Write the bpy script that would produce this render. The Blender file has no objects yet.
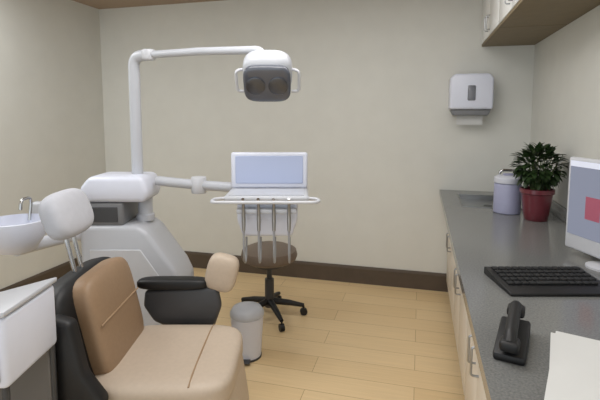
import bpy, bmesh, math, random
from mathutils import Vector, Matrix
R = math.radians
PI = math.pi
random.seed(7)
sc = bpy.context.scene
C = sc.collection

# ------------------------------------------------------------------ camera, world, lights, exposure
CAM_Z = 1.55
YAW = 15.0
cam_d = bpy.data.cameras.new('camera')
cam = bpy.data.objects.new('camera', cam_d)
C.objects.link(cam)
cam.location = (0, 0, CAM_Z)
cam.rotation_euler = (R(90 - 5.5), 0, R(YAW))
cam_d.sensor_width = 36
cam_d.lens = 27.0
cam_d.shift_y = -0.0695
cam_d.clip_start = 0.05
sc.camera = cam

w = bpy.data.worlds.new('world')
sc.world = w
w.use_nodes = True
w.node_tree.nodes['Background'].inputs['Color'].default_value = (0.90, 0.96, 1.0, 1)
w.node_tree.nodes['Background'].inputs['Strength'].default_value = 1.35


def area(name, loc, size, power, col=(1, 0.96, 0.9), rot=(0, 0, 0)):
    l = bpy.data.lights.new(name, 'AREA')
    l.shape = 'RECTANGLE'
    l.size, l.size_y = size
    l.energy = power
    l.color = col
    o = bpy.data.objects.new(name, l)
    o.location = loc
    o.rotation_euler = rot
    C.objects.link(o)
    return o


area('overhead_area_light', (-0.75, 1.7, 2.60), (1.2, 0.6), 20, (1, 0.99, 0.98))
area('overhead_area_light', (-2.8, 1.9, 2.60), (0.6, 1.2), 22, (0.96, 0.985, 1.0))  # added out of view to brighten the left wall
area('overhead_area_light', (-0.1, 0.6, 2.60), (0.6, 1.2), 12, (1, 0.97, 0.93))
area('overhead_area_light', (-0.3, 2.7, 2.60), (1.2, 0.6), 8, (1, 0.99, 0.98))  # added out of view to wash the back wall with light
sc.view_settings.view_transform = 'Standard'
sc.view_settings.look = 'None'
sc.view_settings.gamma = 1
sc.view_settings.use_curve_mapping = False
sc.view_settings.exposure = 0.0


# ------------------------------------------------------------------ materials
def lin(c):
    return tuple((v / 255 / 12.92) if v / 255 <= 0.04045 else ((v / 255 + 0.055) / 1.055) ** 2.4 for v in c)


def mat(name, rgb, rough=0.5, metal=0.0, noise=0.0, scale=20.0, bump=0.0, spec=0.5, coat=0.0):
    m = bpy.data.materials.new(name)
    m.use_nodes = True
    nt = m.node_tree
    b = nt.nodes['Principled BSDF']
    c = lin(rgb)
    b.inputs['Base Color'].default_value = (*c, 1)
    b.inputs['Roughness'].default_value = rough
    b.inputs['Metallic'].default_value = metal
    b.inputs['Specular IOR Level'].default_value = spec
    b.inputs['Coat Weight'].default_value = coat
    tc = nt.nodes.new('ShaderNodeTexCoord')
    n = nt.nodes.new('ShaderNodeTexNoise')
    n.inputs['Scale'].default_value = scale
    n.inputs['Detail'].default_value = 4
    nt.links.new(tc.outputs['Object'], n.inputs['Vector'])
    if noise > 0:
        r = nt.nodes.new('ShaderNodeValToRGB')
        r.color_ramp.elements[0].position = 0.3
        r.color_ramp.elements[1].position = 0.7
        r.color_ramp.elements[0].color = (*[v * (1 - noise) for v in c], 1)
        r.color_ramp.elements[1].color = (*[min(1, v * (1 + noise)) for v in c], 1)
        nt.links.new(n.outputs['Fac'], r.inputs['Fac'])
        nt.links.new(r.outputs['Color'], b.inputs['Base Color'])
    if bump > 0:
        bp = nt.nodes.new('ShaderNodeBump')
        bp.inputs['Strength'].default_value = bump
        bp.inputs['Distance'].default_value = 0.004
        nt.links.new(n.outputs['Fac'], bp.inputs['Height'])
        nt.links.new(bp.outputs['Normal'], b.inputs['Normal'])
    return m


def floor_mat():
    m = mat('vinyl_plank', (226, 196, 150), 0.42, noise=0.06, scale=3)
    nt = m.node_tree
    b = nt.nodes['Principled BSDF']
    tc = nt.nodes.new('ShaderNodeTexCoord')
    mp = nt.nodes.new('ShaderNodeMapping')
    mp.inputs['Rotation'].default_value = (0, 0, 0)
    br = nt.nodes.new('ShaderNodeTexBrick')
    br.inputs['Scale'].default_value = 1.0
    br.inputs['Brick Width'].default_value = 1.2
    br.inputs['Row Height'].default_value = 0.18
    br.inputs['Mortar Size'].default_value = 0.0015
    br.inputs['Color1'].default_value = (*lin((238, 210, 164)), 1)
    br.inputs['Color2'].default_value = (*lin((230, 200, 152)), 1)
    br.inputs['Mortar'].default_value = (*lin((170, 138, 96)), 1)
    wn = nt.nodes.new('ShaderNodeTexNoise')
    mp2 = nt.nodes.new('ShaderNodeMapping')
    mp2.inputs['Scale'].default_value = (1.5, 40, 1)
    wn.inputs['Scale'].default_value = 2
    wn.inputs['Detail'].default_value = 5
    mx = nt.nodes.new('ShaderNodeMix')
    mx.data_type = 'RGBA'
    mx.blend_type = 'MULTIPLY'
    mx.inputs[0].default_value = 0.22
    nt.links.new(tc.outputs['Object'], mp.inputs['Vector'])
    nt.links.new(tc.outputs['Object'], mp2.inputs['Vector'])
    nt.links.new(mp.outputs['Vector'], br.inputs['Vector'])
    nt.links.new(mp2.outputs['Vector'], wn.inputs['Vector'])
    nt.links.new(br.outputs['Color'], mx.inputs[6])
    nt.links.new(wn.outputs['Fac'], mx.inputs[7])
    nt.links.new(mx.outputs[2], b.inputs['Base Color'])
    return m


def screen_mat():
    m = bpy.data.materials.new('lit_screen')
    m.use_nodes = True
    nt = m.node_tree
    b = nt.nodes['Principled BSDF']
    b.inputs['Base Color'].default_value = (0.02, 0.02, 0.025, 1)
    b.inputs['Roughness'].default_value = 0.3
    b.inputs['Emission Color'].default_value = (*lin((150, 156, 176)), 1)
    b.inputs['Emission Strength'].default_value = 0.72
    return m


def emit_panel(name, rgb, strength):
    m = mat(name, rgb, 0.35)
    b = m.node_tree.nodes['Principled BSDF']
    b.inputs['Emission Color'].default_value = (*lin(rgb), 1)
    b.inputs['Emission Strength'].default_value = strength
    return m


M = dict(
    wall=mat('wall_paint', (214, 214, 208), 0.85, noise=0.02, scale=6, bump=0.05),
    ceil=mat('ceiling_paint', (166, 148, 130), 0.9, noise=0.03, scale=30),
    floor=floor_mat(),
    base=mat('baseboard_brown', (84, 72, 60), 0.6, noise=0.1, scale=12),
    white=mat('white_plastic', (188, 191, 198), 0.35, noise=0.01),
    coolwhite=mat('cool_white_plastic', (218, 222, 236), 0.35, noise=0.01),
    lgrey=mat('light_grey_plastic', (200, 202, 208), 0.4, noise=0.02),
    mgrey=mat('grey_plastic', (120, 121, 124), 0.45, noise=0.03),
    dgrey=mat('dark_grey_plastic', (62, 63, 66), 0.45, noise=0.04),
    black=mat('black_plastic', (17, 17, 19), 0.5, noise=0.05),
    rubber=mat('black_rubber', (34, 32, 33), 0.75, noise=0.08),
    beige=mat('beige_leatherette', (192, 176, 158), 0.5, noise=0.03, scale=60, bump=0.12),
    tan=mat('tan_leatherette', (150, 124, 98), 0.5, noise=0.04, scale=60, bump=0.12),
    seam=mat('seam_thread', (160, 134, 106), 0.7),
    taupe=mat('taupe_leatherette', (112, 98, 86), 0.5, noise=0.05, scale=60, bump=0.12),
    cover=mat('headrest_cover', (190, 192, 200), 0.75, noise=0.03, scale=30, bump=0.1),
    chrome=mat('chrome', (200, 202, 205), 0.18, metal=1.0),
    steel=mat('brushed_steel', (168, 170, 172), 0.35, metal=1.0, noise=0.05),
    counter=mat('grey_countertop', (116, 117, 116), 0.14, noise=0.22, scale=160),
    cab=mat('cabinet_laminate', (222, 214, 202), 0.45, noise=0.02),
    cabin=mat('cabinet_carcass', (150, 148, 144), 0.6, noise=0.03),
    upfront=mat('white_laminate', (240, 241, 240), 0.3, noise=0.01),
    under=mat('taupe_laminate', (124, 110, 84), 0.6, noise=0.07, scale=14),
    kick=mat('toe_kick', (96, 92, 88), 0.6),
    leaf=mat('dark_leaf', (36, 56, 24), 0.45, noise=0.3, scale=40),
    stem=mat('plant_stem', (70, 86, 44), 0.6),
    soil=mat('potting_soil', (50, 38, 30), 0.95, noise=0.3, scale=90),
    pot=mat('burgundy_glaze', (104, 40, 50), 0.3, noise=0.06, coat=0.4),
    paper=mat('white_paper', (208, 209, 208), 0.75, noise=0.01),
    lav=mat('lavender_plastic', (158, 160, 186), 0.4, noise=0.03),
    lavcap=mat('pale_cap', (206, 208, 218), 0.4),
    smoke=mat('smoked_window', (120, 122, 130), 0.2),
    lampglass=mat('dark_lamp_glass', (84, 88, 98), 0.15, coat=0.5),
    reflector=mat('lamp_reflector', (92, 95, 102), 0.25, metal=0.7),
    screen=screen_mat(),
    redui=emit_panel('red_screen_patch', (150, 80, 98), 0.3),
    paleui=emit_panel('pale_screen_band', (196, 200, 214), 0.5),
    viewer=emit_panel('film_viewer_glow', (168, 178, 206), 0.12),
    keys=mat('key_black', (26, 27, 29), 0.7),
    ink=mat('grey_ink', (150, 152, 156), 0.8),
    hose=mat('grey_hose', (150, 152, 156), 0.5),
)


# ------------------------------------------------------------------ mesh helpers
def new():
    return bmesh.new()


def xf(bm, verts, mtx):
    bmesh.ops.transform(bm, matrix=mtx, verts=verts)


def box(bm, x0, x1, y0, y1, z0, z1, r=0.0, seg=3, mtx=None):
    t = bmesh.new()
    bmesh.ops.create_cube(t, size=1)
    for v in t.verts:
        v.co = Vector((x0 + (v.co.x + .5) * (x1 - x0), y0 + (v.co.y + .5) * (y1 - y0), z0 + (v.co.z + .5) * (z1 - z0)))
    if r > 0:
        bmesh.ops.bevel(t, geom=t.edges[:], offset=r, segments=seg, profile=0.5, affect='EDGES')
    merge(bm, t, mtx)


def merge(bm, t, mtx=None):
    if mtx is not None:
        bmesh.ops.transform(t, matrix=mtx, verts=t.verts[:])
    vm = {}
    for v in t.verts:
        vm[v] = bm.verts.new(v.co)
    for f in t.faces:
        try:
            bm.faces.new([vm[v] for v in f.verts])
        except ValueError:
            pass
    t.free()


def prism(bm, pts, y0, y1, r=0.0, seg=3, mtx=None):
    """polygon in x,z extruded along y"""
    t = bmesh.new()
    a = [t.verts.new((x, y0, z)) for x, z in pts]
    b = [t.verts.new((x, y1, z)) for x, z in pts]
    t.faces.new(a)
    t.faces.new(b[::-1])
    n = len(pts)
    for i in range(n):
        t.faces.new((a[i], b[i], b[(i + 1) % n], a[(i + 1) % n]))
    bmesh.ops.recalc_face_normals(t, faces=t.faces[:])
    if r > 0:
        bmesh.ops.bevel(t, geom=t.edges[:], offset=r, segments=seg, profile=0.5, affect='EDGES')
    merge(bm, t, mtx)


def cushion(bm, sx, sy, sz, puff=0.3, n=10, e=4.0, mtx=None):
    """a soft pad: superellipsoid box, sizes are full extents"""
    t = bmesh.new()
    bmesh.ops.create_cube(t, size=2)
    bmesh.ops.subdivide_edges(t, edges=t.edges[:], cuts=n, use_grid_fill=True)
    for v in t.verts:
        p = v.co
        l = (abs(p.x) ** e + abs(p.y) ** e + abs(p.z) ** e) ** (1 / e)
        q = p / l
        k = 1 + puff * 0.12 * (1 - min(1, q.x * q.x)) * (1 - min(1, q.y * q.y)) * (1 if q.z > 0 else 0)
        v.co = Vector((q.x * sx / 2, q.y * sy / 2, q.z * sz / 2 * k))
    merge(bm, t, mtx)


def tube(bm, pts, r, n=12, cap=True):
    """tube along points; r float or list"""
    P = [Vector(p) for p in pts]
    rs = r if isinstance(r, (list, tuple)) else [r] * len(P)
    rings = []
    up = Vector((0, 0, 1))
    prev = None
    for i, p in enumerate(P):
        if i == 0:
            d = P[1] - P[0]
        elif i == len(P) - 1:
            d = P[-1] - P[-2]
        else:
            d = (P[i + 1] - P[i]).normalized() + (P[i] - P[i - 1]).normalized()
        d.normalize()
        if prev is None:
            a = d.cross(up)
            if a.length < 1e-3:
                a = d.cross(Vector((1, 0, 0)))
        else:
            a = prev - d * prev.dot(d)
        a.normalize()
        prev = a
        b = d.cross(a)
        rings.append([bm.verts.new(p + (a * math.cos(2 * PI * k / n) + b * math.sin(2 * PI * k / n)) * rs[i]) for k in range(n)])
    for i in range(len(rings) - 1):
        for k in range(n):
            bm.faces.new((rings[i][k], rings[i][(k + 1) % n], rings[i + 1][(k + 1) % n], rings[i + 1][k]))
    if cap:
        bm.faces.new(rings[0][::-1])
        bm.faces.new(rings[-1])


def arc(pts, n=6, rad=0.08):
    """round the corners of a polyline"""
    P = [Vector(p) for p in pts]
    out = [P[0]]
    for i in range(1, len(P) - 1):
        a = (P[i - 1] - P[i])
        b = (P[i + 1] - P[i])
        ra = min(rad, a.length / 2, b.length / 2)
        s, e_ = P[i] + a.normalized() * ra, P[i] + b.normalized() * ra
        for k in range(n + 1):
            t = k / n
            out.append(s * (1 - t) ** 2 + P[i] * 2 * t * (1 - t) + e_ * t * t)
    out.append(P[-1])
    return out


def lathe(bm, prof, n=32, mtx=None, cap=True):
    t = bmesh.new()
    rings = []
    for r, z in prof:
        rings.append([t.verts.new((r * math.cos(2 * PI * k / n), r * math.sin(2 * PI * k / n), z)) for k in range(n)])
    for i in range(len(rings) - 1):
        for k in range(n):
            t.faces.new((rings[i][k], rings[i][(k + 1) % n], rings[i + 1][(k + 1) % n], rings[i + 1][k]))
    if cap:
        t.faces.new(rings[0][::-1])
        t.faces.new(rings[-1])
    merge(bm, t, mtx)


def obj(name, bm, m, parent=None, smooth=True, label=None):
    bmesh.ops.remove_doubles(bm, verts=bm.verts[:], dist=1e-5)
    bmesh.ops.recalc_face_normals(bm, faces=bm.faces[:])
    me = bpy.data.meshes.new(name)
    bm.to_mesh(me)
    bm.free()
    if smooth:
        me.polygons.foreach_set('use_smooth', [True] * len(me.polygons))
        try:
            me.set_sharp_from_angle(angle=R(40))
        except Exception:
            pass
    me.materials.append(M[m])
    o = bpy.data.objects.new(name, me)
    C.objects.link(o)
    if parent:
        o.parent = parent
    if label:
        o['label'] = label
    return o


def tag(o, label, cat, group=None, kind=None):
    o['label'] = label
    o['category'] = cat
    if group:
        o['group'] = group
    if kind:
        o['kind'] = kind
    return o


def thing(name, label, cat, loc=(0, 0, 0), rz=0.0, group=None):
    o = bpy.data.objects.new(name, None)
    C.objects.link(o)
    o.empty_display_size = 0.1
    o.location = loc
    o.rotation_euler = (0, 0, R(rz))
    return tag(o, label, cat, group)


def copy_tree(o, parent=None):
    c = o.copy()
    C.objects.link(c)
    c.parent = parent
    for ch in o.children:
        copy_tree(ch, c)
    return c


def struct(name, bm, m, label, cat, smooth=False):
    o = obj(name, bm, m, None, smooth)
    tag(o, label, cat, kind='structure')
    return o


def T(x=0, y=0, z=0):
    return Matrix.Translation((x, y, z))


def RX(a):
    return Matrix.Rotation(R(a), 4, 'X')


def RY(a):
    return Matrix.Rotation(R(a), 4, 'Y')


def RZ(a):
    return Matrix.Rotation(R(a), 4, 'Z')


# ------------------------------------------------------------------ room shell
XL, XR, YB, YF, ZC = -3.22, 0.87, 4.05, -1.2, 2.63
TH = 0.1
b = new(); box(b, XL - TH, XR + TH, YF, YB + TH, -0.06, 0.0)
struct('floor', b, 'floor', 'yellow beige plank floor of the treatment room', 'floor')
b = new(); box(b, XL - TH, XR + TH, YF, YB + TH, ZC, ZC + 0.06)
struct('ceiling', b, 'ceil', 'taupe ceiling above the treatment room', 'ceiling')
b = new(); box(b, XL, XR, YB, YB + TH, 0, ZC)
struct('wall_back', b, 'wall', 'plain pale greige wall behind the dental lamp and tray', 'wall')
b = new(); box(b, XL - TH, XL, YF, YB + TH, 0, ZC)
struct('wall_left', b, 'wall', 'plain pale greige wall on the side of the dental unit', 'wall')
b = new(); box(b, XR, XR + TH, YF, YB + TH, 0, ZC)
struct('wall_right', b, 'wall', 'pale wall behind the grey counter', 'wall')
b = new(); prism(b, [(0, 0), (0.018, 0), (0.018, 0.14), (0.010, 0.16), (0, 0.16)], 0, 1, mtx=Matrix(((0, XR - XL - 0.60, 0, XL), (-1, 0, 0, YB), (0, 0, 1, 0), (0, 0, 0, 1))))
struct('baseboard_back', b, 'base', 'dark brown baseboard along the back wall', 'baseboard')
b = new(); prism(b, [(0, 0), (0.018, 0), (0.018, 0.14), (0.010, 0.16), (0, 0.16)], YF, YB - 0.018, mtx=T(XL, 0, 0))
struct('baseboard_left', b, 'base', 'dark brown baseboard along the wall beside the dental unit', 'baseboard')
# ------------------------------------------------------------------ fitted cabinets on the right
ZT = 0.905
CX = 0.25      # cabinet fronts
EDGE = 0.17    # counter front edge
# base cabinets: three units running from the back wall towards the camera
spans = [(3.20, 4.04), (2.34, 3.18), (1.48, 2.32), (0.62, 1.46)]
names = ['grey base cabinet under the sink, against the back wall',
         'grey base cabinet under the potted plant, second from the back wall',
         'grey base cabinet under the keyboard, third from the back wall',
         'grey base cabinet under the white papers, nearest the camera']
for (y0, y1), lb in zip(spans, names):
    t = thing('base_cabinet', lb, 'cabinet', ((CX + XR) / 2, (y0 + y1) / 2, 0), 0, 'base cabinets under the counter')
    hx, hy = (XR - CX) / 2, (y1 - y0) / 2
    b = new(); box(b, -hx + 0.02, hx - 0.005, -hy, hy, 0.1, ZT - 0.041, 0.002, 1)
    obj('body', b, 'cabin', t, False)
    b = new(); box(b, -hx + 0.07, hx - 0.02, -hy, hy, 0, 0.1)
    obj('toe_kick', b, 'kick', t, False)
    for s in (-1, 1):
        ya, yb = (-hy + 0.003, -0.002) if s < 0 else (0.002, hy - 0.003)
        b = new(); box(b, -hx, -hx + 0.02, ya, yb, 0.105, 0.66, 0.003, 2)
        d = obj('door', b, 'cab', t)
        b = new()
        hyy = -0.05 * 1 if s < 0 else 0.05
        tube(b, arc([(-hx, hyy, 0.50), (-hx - 0.03, hyy, 0.50), (-hx - 0.03, hyy, 0.62), (-hx, hyy, 0.62)], 4, 0.012), 0.005, 8)
        obj('handle', b, 'steel', d)
        b = new(); box(b, -hx, -hx + 0.02, ya, yb, 0.665, ZT - 0.045, 0.003, 2)
        d = obj('drawer', b, 'cab', t)
        ym = (ya + yb) / 2
        b = new()
        tube(b, arc([(-hx, ym - 0.06, 0.75), (-hx - 0.03, ym - 0.06, 0.75), (-hx - 0.03, ym + 0.06, 0.75), (-hx, ym + 0.06, 0.75)], 4, 0.012), 0.005, 8)
        obj('handle', b, 'steel', d)

# counter top with a cut-out for the sink
SX0, SX1, SY0, SY1 = 0.30, 0.70, 3.32, 3.84
t = thing('countertop', 'long dark grey speckled countertop on the base cabinets', 'countertop', (0.56, 2.6, ZT), 0)
cx0, cy0 = 0.56, 2.6
b = new()
Y0, Y1 = 0.57, YB - 0.002
for (xa, xb, ya, yb) in ((EDGE, XR - 0.002, Y0, SY0), (EDGE, XR - 0.002, SY1, Y1), (EDGE, SX0, SY0, SY1), (SX1, XR - 0.002, SY0, SY1)):
    box(b, xa - cx0, xb - cx0, ya - cy0, yb - cy0, -0.04, 0)
obj('slab', b, 'counter', t, False)
b = new(); box(b, XR - 0.022, XR - 0.002, Y0, Y1, ZT + 0.0005, ZT + 0.08, 0.004, 2)
tag(obj('backsplash', b, 'counter'), 'low grey upstand between the countertop and the wall', 'backsplash', kind='structure')

t = thing('sink', 'small steel sink set in the far end of the counter', 'sink', ((SX0 + SX1) / 2, (SY0 + SY1) / 2, ZT))
b = new()
hx, hy = (SX1 - SX0) / 2, (SY1 - SY0) / 2
w_ = 0.012
for dz, ins in ((0, 0),):
    box(b, -hx + 0.002, -hx + w_, -hy + .002, hy - .002, -0.038, 0.004)
    box(b, hx - w_, hx - .002, -hy + .002, hy - .002, -0.038, 0.004)
    box(b, -hx + w_, hx - w_, -hy + .002, -hy + w_, -0.038, 0.004)
    box(b, -hx + w_, hx - w_, hy - w_, hy - .002, -0.038, 0.004)
    box(b, -hx + w_, hx - w_, -hy + w_, hy - w_, -0.0385, -0.034)
obj('basin', b, 'steel', t, False)
b = new(); lathe(b, [(0.03, -0.033), (0.03, -0.031), (0.012, -0.030)], 20)
obj('drain', b, 'dgrey', t)

t = thing('faucet', 'chrome gooseneck faucet standing behind the steel sink', 'faucet', (0.76, 3.58, ZT))
b = new(); lathe(b, [(0.028, 0), (0.028, 0.012), (0.018, 0.02), (0.016, 0.09), (0.012, 0.095)], 20)
obj('base', b, 'chrome', t)
b = new(); tube(b, arc([(0, 0, 0.09), (0, 0, 0.24), (-0.19, 0, 0.24), (-0.19, 0, 0.16)], 8, 0.085), 0.010, 12)
obj('spout', b, 'chrome', t)
b = new(); tube(b, [(0, 0.012, 0.07), (0, 0.045, 0.085), (-0.01, 0.075, 0.11)], [0.008, 0.006, 0.005], 10)
obj('lever', b, 'chrome', t)

# wall cabinets
UZ0, UZ1, UX = 2.11, ZC - 0.004, 0.465
ul = ['white wall cabinet above the sink, against the back wall', 'white wall cabinet above the potted plant, second from the back wall']
for (y0, y1), lb in zip([(3.20, 4.045), (2.34, 3.19)], ul):
    t = thing('wall_cabinet', lb, 'cabinet', ((UX + XR) / 2, (y0 + y1) / 2, UZ0), 0, 'wall cabinets over the counter')
    hx, hy, H = (XR - UX) / 2, (y1 - y0) / 2, UZ1 - UZ0
    b = new(); box(b, -hx + 0.02, hx - 0.003, -hy, hy, 0.019, H)
    obj('body', b, 'cabin', t, False)
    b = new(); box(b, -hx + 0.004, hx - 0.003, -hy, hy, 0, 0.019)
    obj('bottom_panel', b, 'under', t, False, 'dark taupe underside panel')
    for s in (-1, 1):
        ya, yb = (-hy + 0.003, -0.002) if s < 0 else (0.002, hy - 0.003)
        b = new(); box(b, -hx, -hx + 0.019, ya, yb, 0.021, H - 0.004, 0.003, 2)
        d = obj('door', b, 'upfront', t)
        b = new()
        hyy = -0.04 if s < 0 else 0.04
        tube(b, arc([(-hx, hyy, 0.06), (-hx - 0.025, hyy, 0.06), (-hx - 0.025, hyy, 0.16), (-hx, hyy, 0.16)], 4, 0.01), 0.004, 8)
        obj('handle', b, 'steel', d)

# ------------------------------------------------------------------ things on and above the counter
t = thing('towel_dispenser', 'white paper towel dispenser on the back wall above the sink', 'dispenser', (0.385, YB, 1.545))
b = new(); prism(b, [(-0.165, 0.05), (0.165, 0.05), (0.165, 0.30), (0.13, 0.335), (-0.13, 0.335), (-0.165, 0.30)], -0.20, -0.001, 0.018, 3)
obj('cover', b, 'coolwhite', t)
b = new(); prism(b, [(-0.13, 0.0), (0.13, 0.0), (0.155, 0.049), (-0.155, 0.049)], -0.17, -0.001, 0.008, 2)
obj('outlet', b, 'mgrey', t)
b = new(); box(b, -0.10, 0.10, -0.10, -0.098, -0.075, -0.001)
obj('paper_sheet', b, 'paper', t, False)
b = new(); box(b, -0.03, 0.03, -0.203, -0.196, 0.12, 0.24, 0.008, 2)
obj('level_window', b, 'smoke', t)

t = thing('wipes_canister', 'pale lavender wipes canister between the sink and the potted plant', 'canister', (0.565, 3.20, ZT))
b = new(); lathe(b, [(0.078, 0), (0.084, 0.006), (0.084, 0.19), (0.080, 0.197), (0.075, 0.2)], 36)
obj('body', b, 'lav', t)
b = new(); lathe(b, [(0.085, 0.2005), (0.087, 0.205), (0.085, 0.235), (0.07, 0.246), (0.02, 0.25)], 36)
l = obj('lid', b, 'lavcap', t)
b = new(); box(b, -0.03, 0.03, -0.02, 0.02, 0.25, 0.262, 0.005, 2)
obj('flip_tab', b, 'lav', l)

# potted plant
t = thing('potted_plant', 'bushy dark green plant in a burgundy pot on the counter', 'plant', (0.70, 3.02, ZT))
b = new(); lathe(b, [(0.062, 0), (0.066, 0.004), (0.075, 0.06), (0.088, 0.165), (0.098, 0.17), (0.098, 0.195), (0.090, 0.197), (0.086, 0.17), (0.07, 0.16)], 36)
obj('pot', b, 'pot', t)
b = new(); lathe(b, [(0.086, 0.166), (0.06, 0.175), (0.02, 0.178)], 24)
obj('soil', b, 'soil', t)
bs, bl = new(), new()
for k in range(26):
    a = 2 * PI * k / 26 + random.uniform(-.1, .1)
    sp = random.uniform(0.03, 0.13)
    top = Vector((math.cos(a) * sp, math.sin(a) * sp, random.uniform(0.27, 0.44)))
    base = Vector((math.cos(a) * 0.03, math.sin(a) * 0.03, 0.172))
    tube(bs, [base, base.lerp(top, .5) + Vector((0, 0, 0.02)), top], [0.004, 0.003, 0.002], 6)


def leaf(bm, p, d, up, L, W):
    d = d.normalized()
    s = d.cross(up)
    if s.length < 1e-3:
        s = Vector((1, 0, 0))
    s.normalize()
    n = s.cross(d)
    rows = []
    for i, (q, wd) in enumerate(((0, .08), (.25, .8), (.5, 1), (.75, .7), (1, .04))):
        c = p + d * L * q - n * (q * q) * L * 0.35
        rows.append((bm.verts.new(c - s * W * wd + n * W * .25 * wd), bm.verts.new(c), bm.verts.new(c + s * W * wd + n * W * .25 * wd)))
    for i in range(4):
        for k in range(2):
            bm.faces.new((rows[i][k], rows[i][k + 1], rows[i + 1][k + 1], rows[i + 1][k]))


for k in range(420):
    z = random.uniform(-1, 1)
    a = random.uniform(0, 2 * PI)
    q = random.uniform(0.35, 1) ** 0.5
    rr = math.sqrt(1 - z * z)
    dv = Vector((rr * math.cos(a), rr * math.sin(a), z))
    p = Vector((dv.x * 0.125 * q, dv.y * 0.125 * q, 0.335 + dv.z * 0.115 * q))
    if p.z < 0.21 and math.hypot(p.x, p.y) < 0.11:
        continue
    leaf(bl, p, (dv + Vector((random.uniform(-.6, .6), random.uniform(-.6, .6), random.uniform(-.2, .5)))), Vector((0, 0, 1)), random.uniform(0.04, 0.065), random.uniform(0.013, 0.02))
obj('stems', bs, 'stem', t)
obj('foliage', bl, 'leaf', t)

# computer monitor, turned towards the chair
t = thing('computer_monitor', 'computer monitor with a blue grey screen and red patch beside the keyboard', 'monitor', (0.765, 2.12, ZT))
# local: screen faces -y ; local x along the width
t.rotation_euler = (0, 0, R(-66))
b = new(); lathe(b, [(0.07, 0), (0.07, 0.008), (0.03, 0.014)], 28)
obj('foot', b, 'lgrey', t)
b = new(); box(b, -0.025, 0.025, 0.012, 0.03, 0.012, 0.22, 0.004, 2)
obj('stand', b, 'lgrey', t)
b = new(); box(b, -0.215, 0.215, -0.018, 0.014, 0.035, 0.455, 0.010, 3)
obj('casing', b, 'lgrey', t)
b = new(); box(b, -0.198, 0.198, -0.0195, -0.0185, 0.105, 0.44)
s_ = obj('screen', b, 'screen', t, False, 'blue grey lit screen')
b = new(); box(b, -0.10, -0.02, -0.0205, -0.0197, 0.19, 0.29)
obj('screen_panel', b, 'redui', s_, False)
b = new(); box(b, -0.198, 0.198, -0.0205, -0.0197, 0.415, 0.44)
obj('screen_banner', b, 'paleui', s_, False)

t = thing('keyboard', 'black computer keyboard lying on the grey counter', 'keyboard', (0.475, 1.88, ZT), 15)
b = new(); prism(b, [(-0.145, 0), (0.095, 0), (0.095, 0.030), (-0.145, 0.012)], -0.195, 0.195, 0.005, 2, mtx=RZ(90))
obj('body', b, 'black', t)
kb = new()
slope = math.atan2(0.014, 0.19)
for r_ in range(5):
    yy = -0.066 + r_ * 0.033
    nk = 13 if r_ else 9
    x = -0.172
    for k in range(nk):
        wk = 0.0235 if r_ else (0.0235 if k not in (4,) else 0.0235 * 5)
        if x + wk > 0.18:
            break
        zb = 0.012 + (yy + 0.145) / 0.24 * 0.018 - 0.001
        box(kb, x, x + wk, yy - 0.0125, yy + 0.0125, zb + 0.001, zb + 0.009, 0.002, 1)
        x += wk + 0.0035
obj('keys', kb, 'keys', t)

t = thing('desk_telephone', 'black telephone handset resting on its base beside the white papers', 'telephone', (0.262, 1.315, ZT), -15)
b = new(); prism(b, [(-0.10, 0), (0.10, 0), (0.10, 0.045), (-0.10, 0.022)], -0.04, 0.04, 0.008, 2, mtx=RZ(90))
obj('cradle', b, 'black', t)
b = new()
tube(b, arc([(0, -0.095, 0.052), (0, -0.075, 0.07), (0, 0.075, 0.092), (0, 0.095, 0.078)], 5, 0.02), 0.016, 12)
box(b, -0.024, 0.024, -0.115, -0.065, 0.034, 0.062, 0.009, 3)
box(b, -0.024, 0.024, 0.065, 0.115, 0.056, 0.084, 0.009, 3)
obj('handset', b, 'black', t)

t = thing('paper_stack', 'stack of white papers on the near end of the counter', 'papers', (0.470, 1.14, ZT), -16)
b = new()
for k in range(9):
    a = random.uniform(-2, 2)
    box(b, -0.15, 0.15, -0.21, 0.21, 0.0005 + k * 0.003, 0.003 + k * 0.003, mtx=RZ(a) @ T(random.uniform(-.004, .004), random.uniform(-.004, .004), 0))
obj('sheets', b, 'paper', t, False)

# ------------------------------------------------------------------ dental chair (local +x = the way the patient faces)
def cam2w(lat, fwd):
    y = R(YAW)
    return (lat * math.cos(y) - fwd * math.sin(y), lat * math.sin(y) + fwd * math.cos(y))


cxw, cyw = cam2w(-0.55, 1.90)
t = thing('dental_chair', 'beige dental patient chair with dark armrest and covered headrest', 'dental chair', (cxw, cyw, 0), YAW)
b = new(); prism(b, [(-0.33, 0), (0.30, 0), (0.30, 0.03), (0.2, 0.07), (-0.25, 0.07), (-0.33, 0.03)], -0.24, 0.24, 0.012, 2)
obj('floor_base', b, 'white', t)
b = new(); prism(b, [(-0.20, 0.07), (0.12, 0.07), (0.17, 0.34), (-0.15, 0.34)], -0.13, 0.13, 0.02, 3)
obj('lift_column', b, 'white', t)
b = new(); box(b, -0.26, 0.22, -0.21, 0.21, 0.335, 0.40, 0.02, 3)
obj('seat_frame', b, 'lgrey', t)
b = new(); cushion(b, 0.60, 0.56, 0.13, 0.5, 12, 5, mtx=T(-0.02, 0, 0.455))
st = obj('seat', b, 'beige', t)
b = new()
tube(b, [(0.12, -0.262, 0.506), (0.12, -0.2, 0.519), (0.12, 0, 0.524), (0.12, 0.2, 0.519), (0.12, 0.262, 0.506)], 0.004, 6)
obj('seat_seam', b, 'seam', st)
# leg rest folded down
b = new(); cushion(b, 0.36, 0.46, 0.09, 0.3, 10, 5, mtx=T(0.245, 0, 0.27) @ RY(82))
obj('leg_rest', b, 'beige', t)
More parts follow.
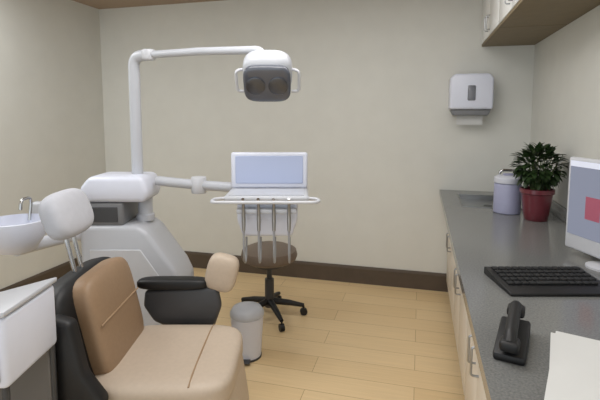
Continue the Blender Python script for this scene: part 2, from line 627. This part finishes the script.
# back rest
BM = T(-0.275, 0, 0.47) @ RY(-12)
b = new(); cushion(b, 0.12, 0.44, 0.44, 0.0, 12, 5, mtx=BM @ T(0.025, 0.02, 0.20))
bk = obj('backrest', b, 'tan', t)
b = new()
tube(b, [(p.x, p.y, p.z) for p in [BM @ Vector((0.085, yy + 0.02, 0.23)) for yy in (-0.2, -0.1, 0, 0.1, 0.2)]], 0.004, 6)
obj('back_seam', b, 'seam', bk)
b = new(); cushion(b, 0.15, 0.60, 0.64, 0.0, 12, 5, mtx=BM @ T(-0.06, 0, 0.11))
obj('back_shell', b, 'black', t, label='black plastic shell behind the backrest')
b = new()
for s in (-1, 1):
    tube(b, [BM @ Vector((-0.05, s * 0.03, 0.36)), BM @ Vector((-0.05, s * 0.03, 0.62))], 0.010, 10)
obj('headrest_bars', b, 'chrome', t)
b = new(); prism(b, [(-0.37, 0.36), (-0.19, 0.36), (-0.17, 0.50), (-0.24, 0.60), (-0.28, 0.80), (-0.36, 0.82), (-0.40, 0.70)], -0.345, -0.28, 0.02, 3)
obj('hinge_cover', b, 'black', t)
b = new(); cushion(b, 0.11, 0.30, 0.20, 0.2, 10, 3.2, mtx=BM @ T(-0.03, 0, 0.68) @ RY(-6))
obj('headrest', b, 'cover', t, label='headrest in a whitish cover')
# far armrest
b = new()
prism(b, [(-0.20, 0.50), (-0.08, 0.44), (0.10, 0.44), (0.15, 0.58), (0.13, 0.68), (-0.24, 0.66), (-0.25, 0.58)], 0.305, 0.35, 0.018, 3)
obj('armrest_support', b, 'dgrey', t)
b = new(); cushion(b, 0.36, 0.085, 0.055, 0.2, 8, 4, mtx=T(-0.10, 0.33, 0.695))
obj('armrest', b, 'black', t)
b = new(); cushion(b, 0.16, 0.10, 0.19, 0.2, 8, 3.5, mtx=T(0.15, 0.345, 0.745) @ RY(14))
obj('hand_rest', b, 'beige', t, label='beige padded hand rest')
b = new(); box(b, -0.06, 0.04, 0.20, 0.31, 0.36, 0.47, 0.015, 2)
obj('armrest_bracket', b, 'dgrey', t)

# ------------------------------------------------------------------ dental unit behind the chair
ux, uy = cam2w(-1.0, 2.75)
t = thing('dental_unit', 'white dental unit cabinet behind the patient chair with spittoon', 'dental unit', (ux, uy, 0), YAW)
b = new(); prism(b, [(-0.30, 0), (0.30, 0), (0.30, 0.54), (0.26, 0.63), (0.10, 0.86), (0.04, 0.90), (-0.30, 0.90)], -0.16, 0.16, 0.03, 3)
bd = obj('body', b, 'white', t)
b = new(); prism(b, [(-0.24, 0.12), (0.22, 0.12), (0.22, 0.52), (0.06, 0.76), (-0.24, 0.76)], -0.166, -0.158, 0.004, 1)
obj('service_door', b, 'lgrey', bd)
b = new(); prism(b, [(-0.31, 0.895), (-0.045, 0.895), (-0.045, 1.035), (-0.31, 1.035)], -0.14, 0.12, 0.015, 3)
cp = obj('control_console', b, 'mgrey', t)
b = new(); box(b, -0.28, -0.075, -0.146, -0.139, 0.92, 1.01, 0.003, 1)
obj('display', b, 'dgrey', cp, label='dark glass display')
b = new(); prism(b, [(-0.29, 1.036), (0.09, 1.036), (0.11, 1.10), (0.08, 1.19), (-0.24, 1.19), (-0.30, 1.12)], -0.15, 0.13, 0.03, 3)
obj('arm_hub', b, 'coolwhite', t)
b = new(); lathe(b, [(0.055, 0.895), (0.055, 0.93), (0.045, 0.94), (0.045, 1.04)], 24, mtx=T(0.03, 0.03, 0))
obj('column', b, 'white', t)
# spittoon on a bracket
b = new(); tube(b, arc([(-0.22, -0.10, 0.83), (-0.36, -0.10, 0.83), (-0.42, -0.40, 0.86), (-0.42, -0.55, 0.88)], 6, 0.1), 0.035, 14)
obj('spittoon_bracket', b, 'lgrey', t)
b = new(); lathe(b, [(0.05, 0.865), (0.09, 0.88), (0.135, 0.95), (0.148, 1.01), (0.148, 1.03), (0.140, 1.032), (0.126, 0.97), (0.08, 0.905), (0.03, 0.895)], 36, mtx=T(-0.42, -0.55, 0))
sb = obj('spittoon_bowl', b, 'coolwhite', t)
b = new(); tube(b, arc([(-0.42, -0.43, 1.0), (-0.42, -0.40, 1.12), (-0.42, -0.49, 1.12), (-0.42, -0.50, 1.07)], 6, 0.04), 0.008, 10)
obj('water_spout', b, 'chrome', sb)
# suction holder arm
b = new(); tube(b, arc([(-0.30, -0.05, 0.99), (-0.40, -0.05, 0.99), (-0.44, -0.16, 0.99)], 5, 0.06), 0.018, 10)
obj('suction_arm', b, 'lgrey', t)
b = new(); box(b, -0.55, -0.36, -0.22, -0.15, 0.94, 1.05, 0.015, 3)
obj('suction_holder', b, 'white', t)

# operating lamp: post on the unit, boom, head
t = thing('operating_lamp', 'white dental operating lamp on a tall post and long boom', 'lamp', (ux, uy, 1.19), YAW)
b = new(); tube(b, arc([(0, 0.0, 0.0), (0, 0.0, 0.71), (0.12, -0.045, 0.715)], 8, 0.08), 0.034, 18)
obj('post', b, 'white', t)
lam = Vector((0.81, -0.35, 0.555))
b = new(); tube(b, arc([(0.10, -0.04, 0.714), (0.44, -0.19, 0.714), (0.80, -0.345, 0.70), (0.81, -0.35, 0.62)], 6, 0.05), [0.028] * 3 + [0.022] * 30 if False else 0.022, 14)
obj('boom', b, 'white', t)
b = new(); lathe(b, [(0.034, -0.03), (0.04, -0.02), (0.04, 0.02), (0.034, 0.03)], 20, mtx=T(0.105, -0.042, 0.714))
obj('joint', b, 'lgrey', t)
HM = T(lam.x + 0.02, lam.y - 0.03, lam.z - 0.025) @ RX(32)
b = new(); cushion(b, 0.26, 0.15, 0.22, 0.0, 12, 3.2, mtx=HM @ T(0, 0.06, 0.03))
hd = obj('lamp_housing', b, 'white', t)
b = new(); cushion(b, 0.245, 0.05, 0.205, 0.0, 12, 4.2, mtx=HM @ T(0, -0.015, 0.0))
fc = obj('lamp_face', b, 'lampglass', t, label='dark glass lamp face')
b = new()
for s in (-1, 1):
    lathe(b, [(0.012, -0.004), (0.048, 0.001), (0.05, 0.004), (0.046, 0.006)], 24, mtx=HM @ T(s * 0.058, -0.042, 0) @ RX(90))
obj('reflectors', b, 'reflector', fc)
for s in (-1, 1):
    b = new(); tube(b, arc([HM @ Vector((s * 0.125, 0.05, 0.05)), HM @ Vector((s * 0.165, 0.03, 0.05)), HM @ Vector((s * 0.165, 0.03, -0.07)), HM @ Vector((s * 0.125, 0.03, -0.07))], 5, 0.03), 0.008, 10)
    obj('grip', b, 'lgrey', t)

# delivery tray on a swing arm
dx, dy = cam2w(-0.178, 2.50)
t = thing('delivery_tray', 'white instrument delivery tray with upright film viewer on swing arm', 'instrument tray', (dx, dy, 1.08), YAW)
b = new(); box(b, -0.225, 0.225, -0.17, 0.17, 0.012, 0.045, 0.014, 3)
box(b, -0.20, 0.20, -0.15, 0.06, 0.045, 0.049)
obj('tray', b, 'white', t)
b = new(); box(b, -0.222, 0.222, 0.085, 0.12, 0.046, 0.255, 0.014, 3)
vw = obj('film_viewer', b, 'coolwhite', t)
b = new(); box(b, -0.195, 0.195, 0.080, 0.086, 0.075, 0.235, 0.004, 1)
obj('viewer_panel', b, 'viewer', vw, label='pale blue lit viewing panel')
b = new(); prism(b, [(-0.165, 0.011), (0.165, 0.011), (0.165, -0.10), (0.135, -0.19), (-0.135, -0.19), (-0.165, -0.10)], -0.10, 0.02, 0.018, 3)
cn = obj('console', b, 'coolwhite', t)
b = new(); box(b, -0.16, 0.16, -0.150, -0.098, -0.055, -0.028, 0.006, 2)
obj('instrument_rack', b, 'white', t)
b = new(); tube(b, arc([(-0.235 + 0.02, -0.14, 0.03), (-0.275, -0.17, 0.03), (-0.275, -0.26, 0.03), (-0.10, -0.26, 0.03), (0.10, -0.26, 0.03), (0.275, -0.26, 0.03), (0.275, -0.17, 0.03), (0.235 - 0.02, -0.14, 0.03)], 4, 0.05), 0.009, 10)
obj('handle', b, 'lgrey', t)
b = new()
tube(b, arc([(-0.70, 0.23, 0.07), (-0.45, 0.22, 0.045), (-0.12, 0.175, 0.03), (0.0, 0.14, 0.03)], 6, 0.12), 0.030, 16)
obj('swing_arm', b, 'white', t)
b = new(); lathe(b, [(0.042, -0.05), (0.046, -0.045), (0.046, 0.045), (0.042, 0.05)], 24, mtx=T(-0.44, 0.22, 0.045))
obj('arm_joint', b, 'lgrey', t)
# handpieces hang in the rack
hp_names = ['first handpiece from the left, hanging in the tray rack', 'second handpiece from the left, hanging in the tray rack',
            'third handpiece from the left, hanging in the tray rack', 'last handpiece to the right, hanging in the tray rack']


def handpiece(px, label, m):
    X, Y = cam2w(-0.178 + px, 2.50 - 0.165)
    h = thing('dental_handpiece', label, 'handpiece', (X, Y, 1.0), YAW, 'handpieces on the delivery tray')
    b = new(); tube(b, [(0, 0, -0.06), (0, -0.0, 0.0), (0, -0.004, 0.07), (0, -0.016, 0.10)], [0.009, 0.011, 0.008, 0.007], 12)
    obj('body', b, 'steel', h)
    b = new(); lathe(b, [(0.008, -0.012), (0.009, 0), (0.008, 0.012)], 14, mtx=T(0, -0.02, 0.105) @ RX(30))
    obj('head', b, 'chrome', h)
    b = new(); tube(b, arc([(0, 0, -0.06), (0, -0.005, -0.20), (0, 0.05, -0.26), (0, 0.105, -0.22), (0, 0.115, -0.125)], 5, 0.06), 0.006, 8)
    obj('hose', b, m, h)


for px, lb in zip((-0.12, -0.04, 0.04, 0.12), hp_names):
    handpiece(px, lb, 'hose')

# ------------------------------------------------------------------ stool, bin, trolley
sx, sy = cam2w(-0.235, 3.35)
t = thing('operator_stool', 'taupe round operator stool on a dark star base near back wall', 'stool', (sx, sy, 0), 20)
b = new(); lathe(b, [(0.02, 0.44), (0.17, 0.44), (0.205, 0.46), (0.215, 0.49), (0.205, 0.53), (0.16, 0.55), (0.02, 0.555)], 40)
obj('seat', b, 'taupe', t)
b = new(); lathe(b, [(0.035, 0.08), (0.035, 0.30), (0.02, 0.30), (0.02, 0.40), (0.12, 0.41), (0.14, 0.44)], 24)
obj('gas_lift', b, 'dgrey', t)
for k in range(5):
    a = 2 * PI * k / 5
    m_ = RZ(math.degrees(a))
    b = new(); tube(b, [m_ @ Vector((0.02, 0, 0.125)), m_ @ Vector((0.15, 0, 0.105)), m_ @ Vector((0.265, 0, 0.078))], [0.026, 0.022, 0.015], 10)
    lg = obj('leg', b, 'black', t)
    b = new(); lathe(b, [(0.012, -0.018), (0.028, -0.016), (0.028, 0.016), (0.012, 0.018)], 18, mtx=m_ @ T(0.265, 0, 0.028) @ RX(90))
    tube(b, [m_ @ Vector((0.265, 0, 0.04)), m_ @ Vector((0.265, 0, 0.075))], 0.007, 8)
    obj('caster', b, 'black', lg)

bx_, by_ = cam2w(-0.34, 2.78)
t = thing('pedal_bin', 'white pedal bin on the floor beyond the patient chair', 'bin', (bx_, by_, 0), YAW)
b = new(); lathe(b, [(0.085, 0.012), (0.088, 0.012), (0.105, 0.27), (0.10, 0.275)], 36)
obj('body', b, 'coolwhite', t)
b = new(); lathe(b, [(0.109, 0.276), (0.109, 0.295), (0.09, 0.325), (0.05, 0.34), (0.01, 0.344)], 36)
obj('lid', b, 'white', t)
b = new(); lathe(b, [(0.092, 0), (0.092, 0.012), (0.08, 0.0125)], 36)
obj('foot_ring', b, 'dgrey', t)
b = new(); box(b, -0.03, 0.03, -0.135, -0.085, 0.014, 0.022, 0.003, 2)
obj('pedal', b, 'dgrey', t)

tx, ty = cam2w(-1.06, 1.405)
t = thing('instrument_trolley', 'white sloped top instrument trolley beside the chair headrest, with one drawer', 'trolley', (tx, ty, 0), YAW)
b = new(); prism(b, [(-0.20, 0.74), (0.20, 0.74), (0.20, 0.965), (-0.20, 0.855)], -0.15, 0.13, 0.018, 3)
bd = obj('drawer_case', b, 'coolwhite', t)
b = new(); box(b, -0.18, 0.18, -0.158, -0.149, 0.765, 0.845, 0.003, 2)
dr = obj('drawer', b, 'white', t)
b = new(); tube(b, arc([(-0.06, -0.157, 0.81), (-0.06, -0.185, 0.81), (0.06, -0.185, 0.81), (0.06, -0.157, 0.81)], 4, 0.012), 0.005, 8)
obj('handle', b, 'steel', dr)
b = new(); prism(b, [(-0.205, 0.854), (0.205, 0.966), (0.205, 0.984), (-0.205, 0.872)], -0.155, 0.135, 0.006, 2)
obj('top', b, 'white', t)
for s in (-1, 1):
    for q in (-1, 1):
        b = new(); tube(b, [(s * 0.175, q * 0.125, 0.05), (s * 0.175, q * 0.125, 0.745)], 0.012, 10)
        lg = obj('leg', b, 'dgrey', t)
        b = new(); lathe(b, [(0.010, -0.012), (0.025, -0.011), (0.025, 0.011), (0.010, 0.012)], 18, mtx=T(s * 0.175, q * 0.125, 0.025) @ RX(90))
        obj('caster', b, 'rubber', lg)
b = new(); box(b, -0.175, 0.175, 0.105, 0.12, 0.221, 0.745, 0.003, 1)  # dark sheet added to imitate the floor shade under the trolley case
obj('shade_panel', b, 'kick', t, label='dark grey panel in place of floor shade')
b = new(); box(b, -0.19, 0.19, -0.14, 0.13, 0.20, 0.22, 0.005, 2)
obj('shelf', b, 'dgrey', t)
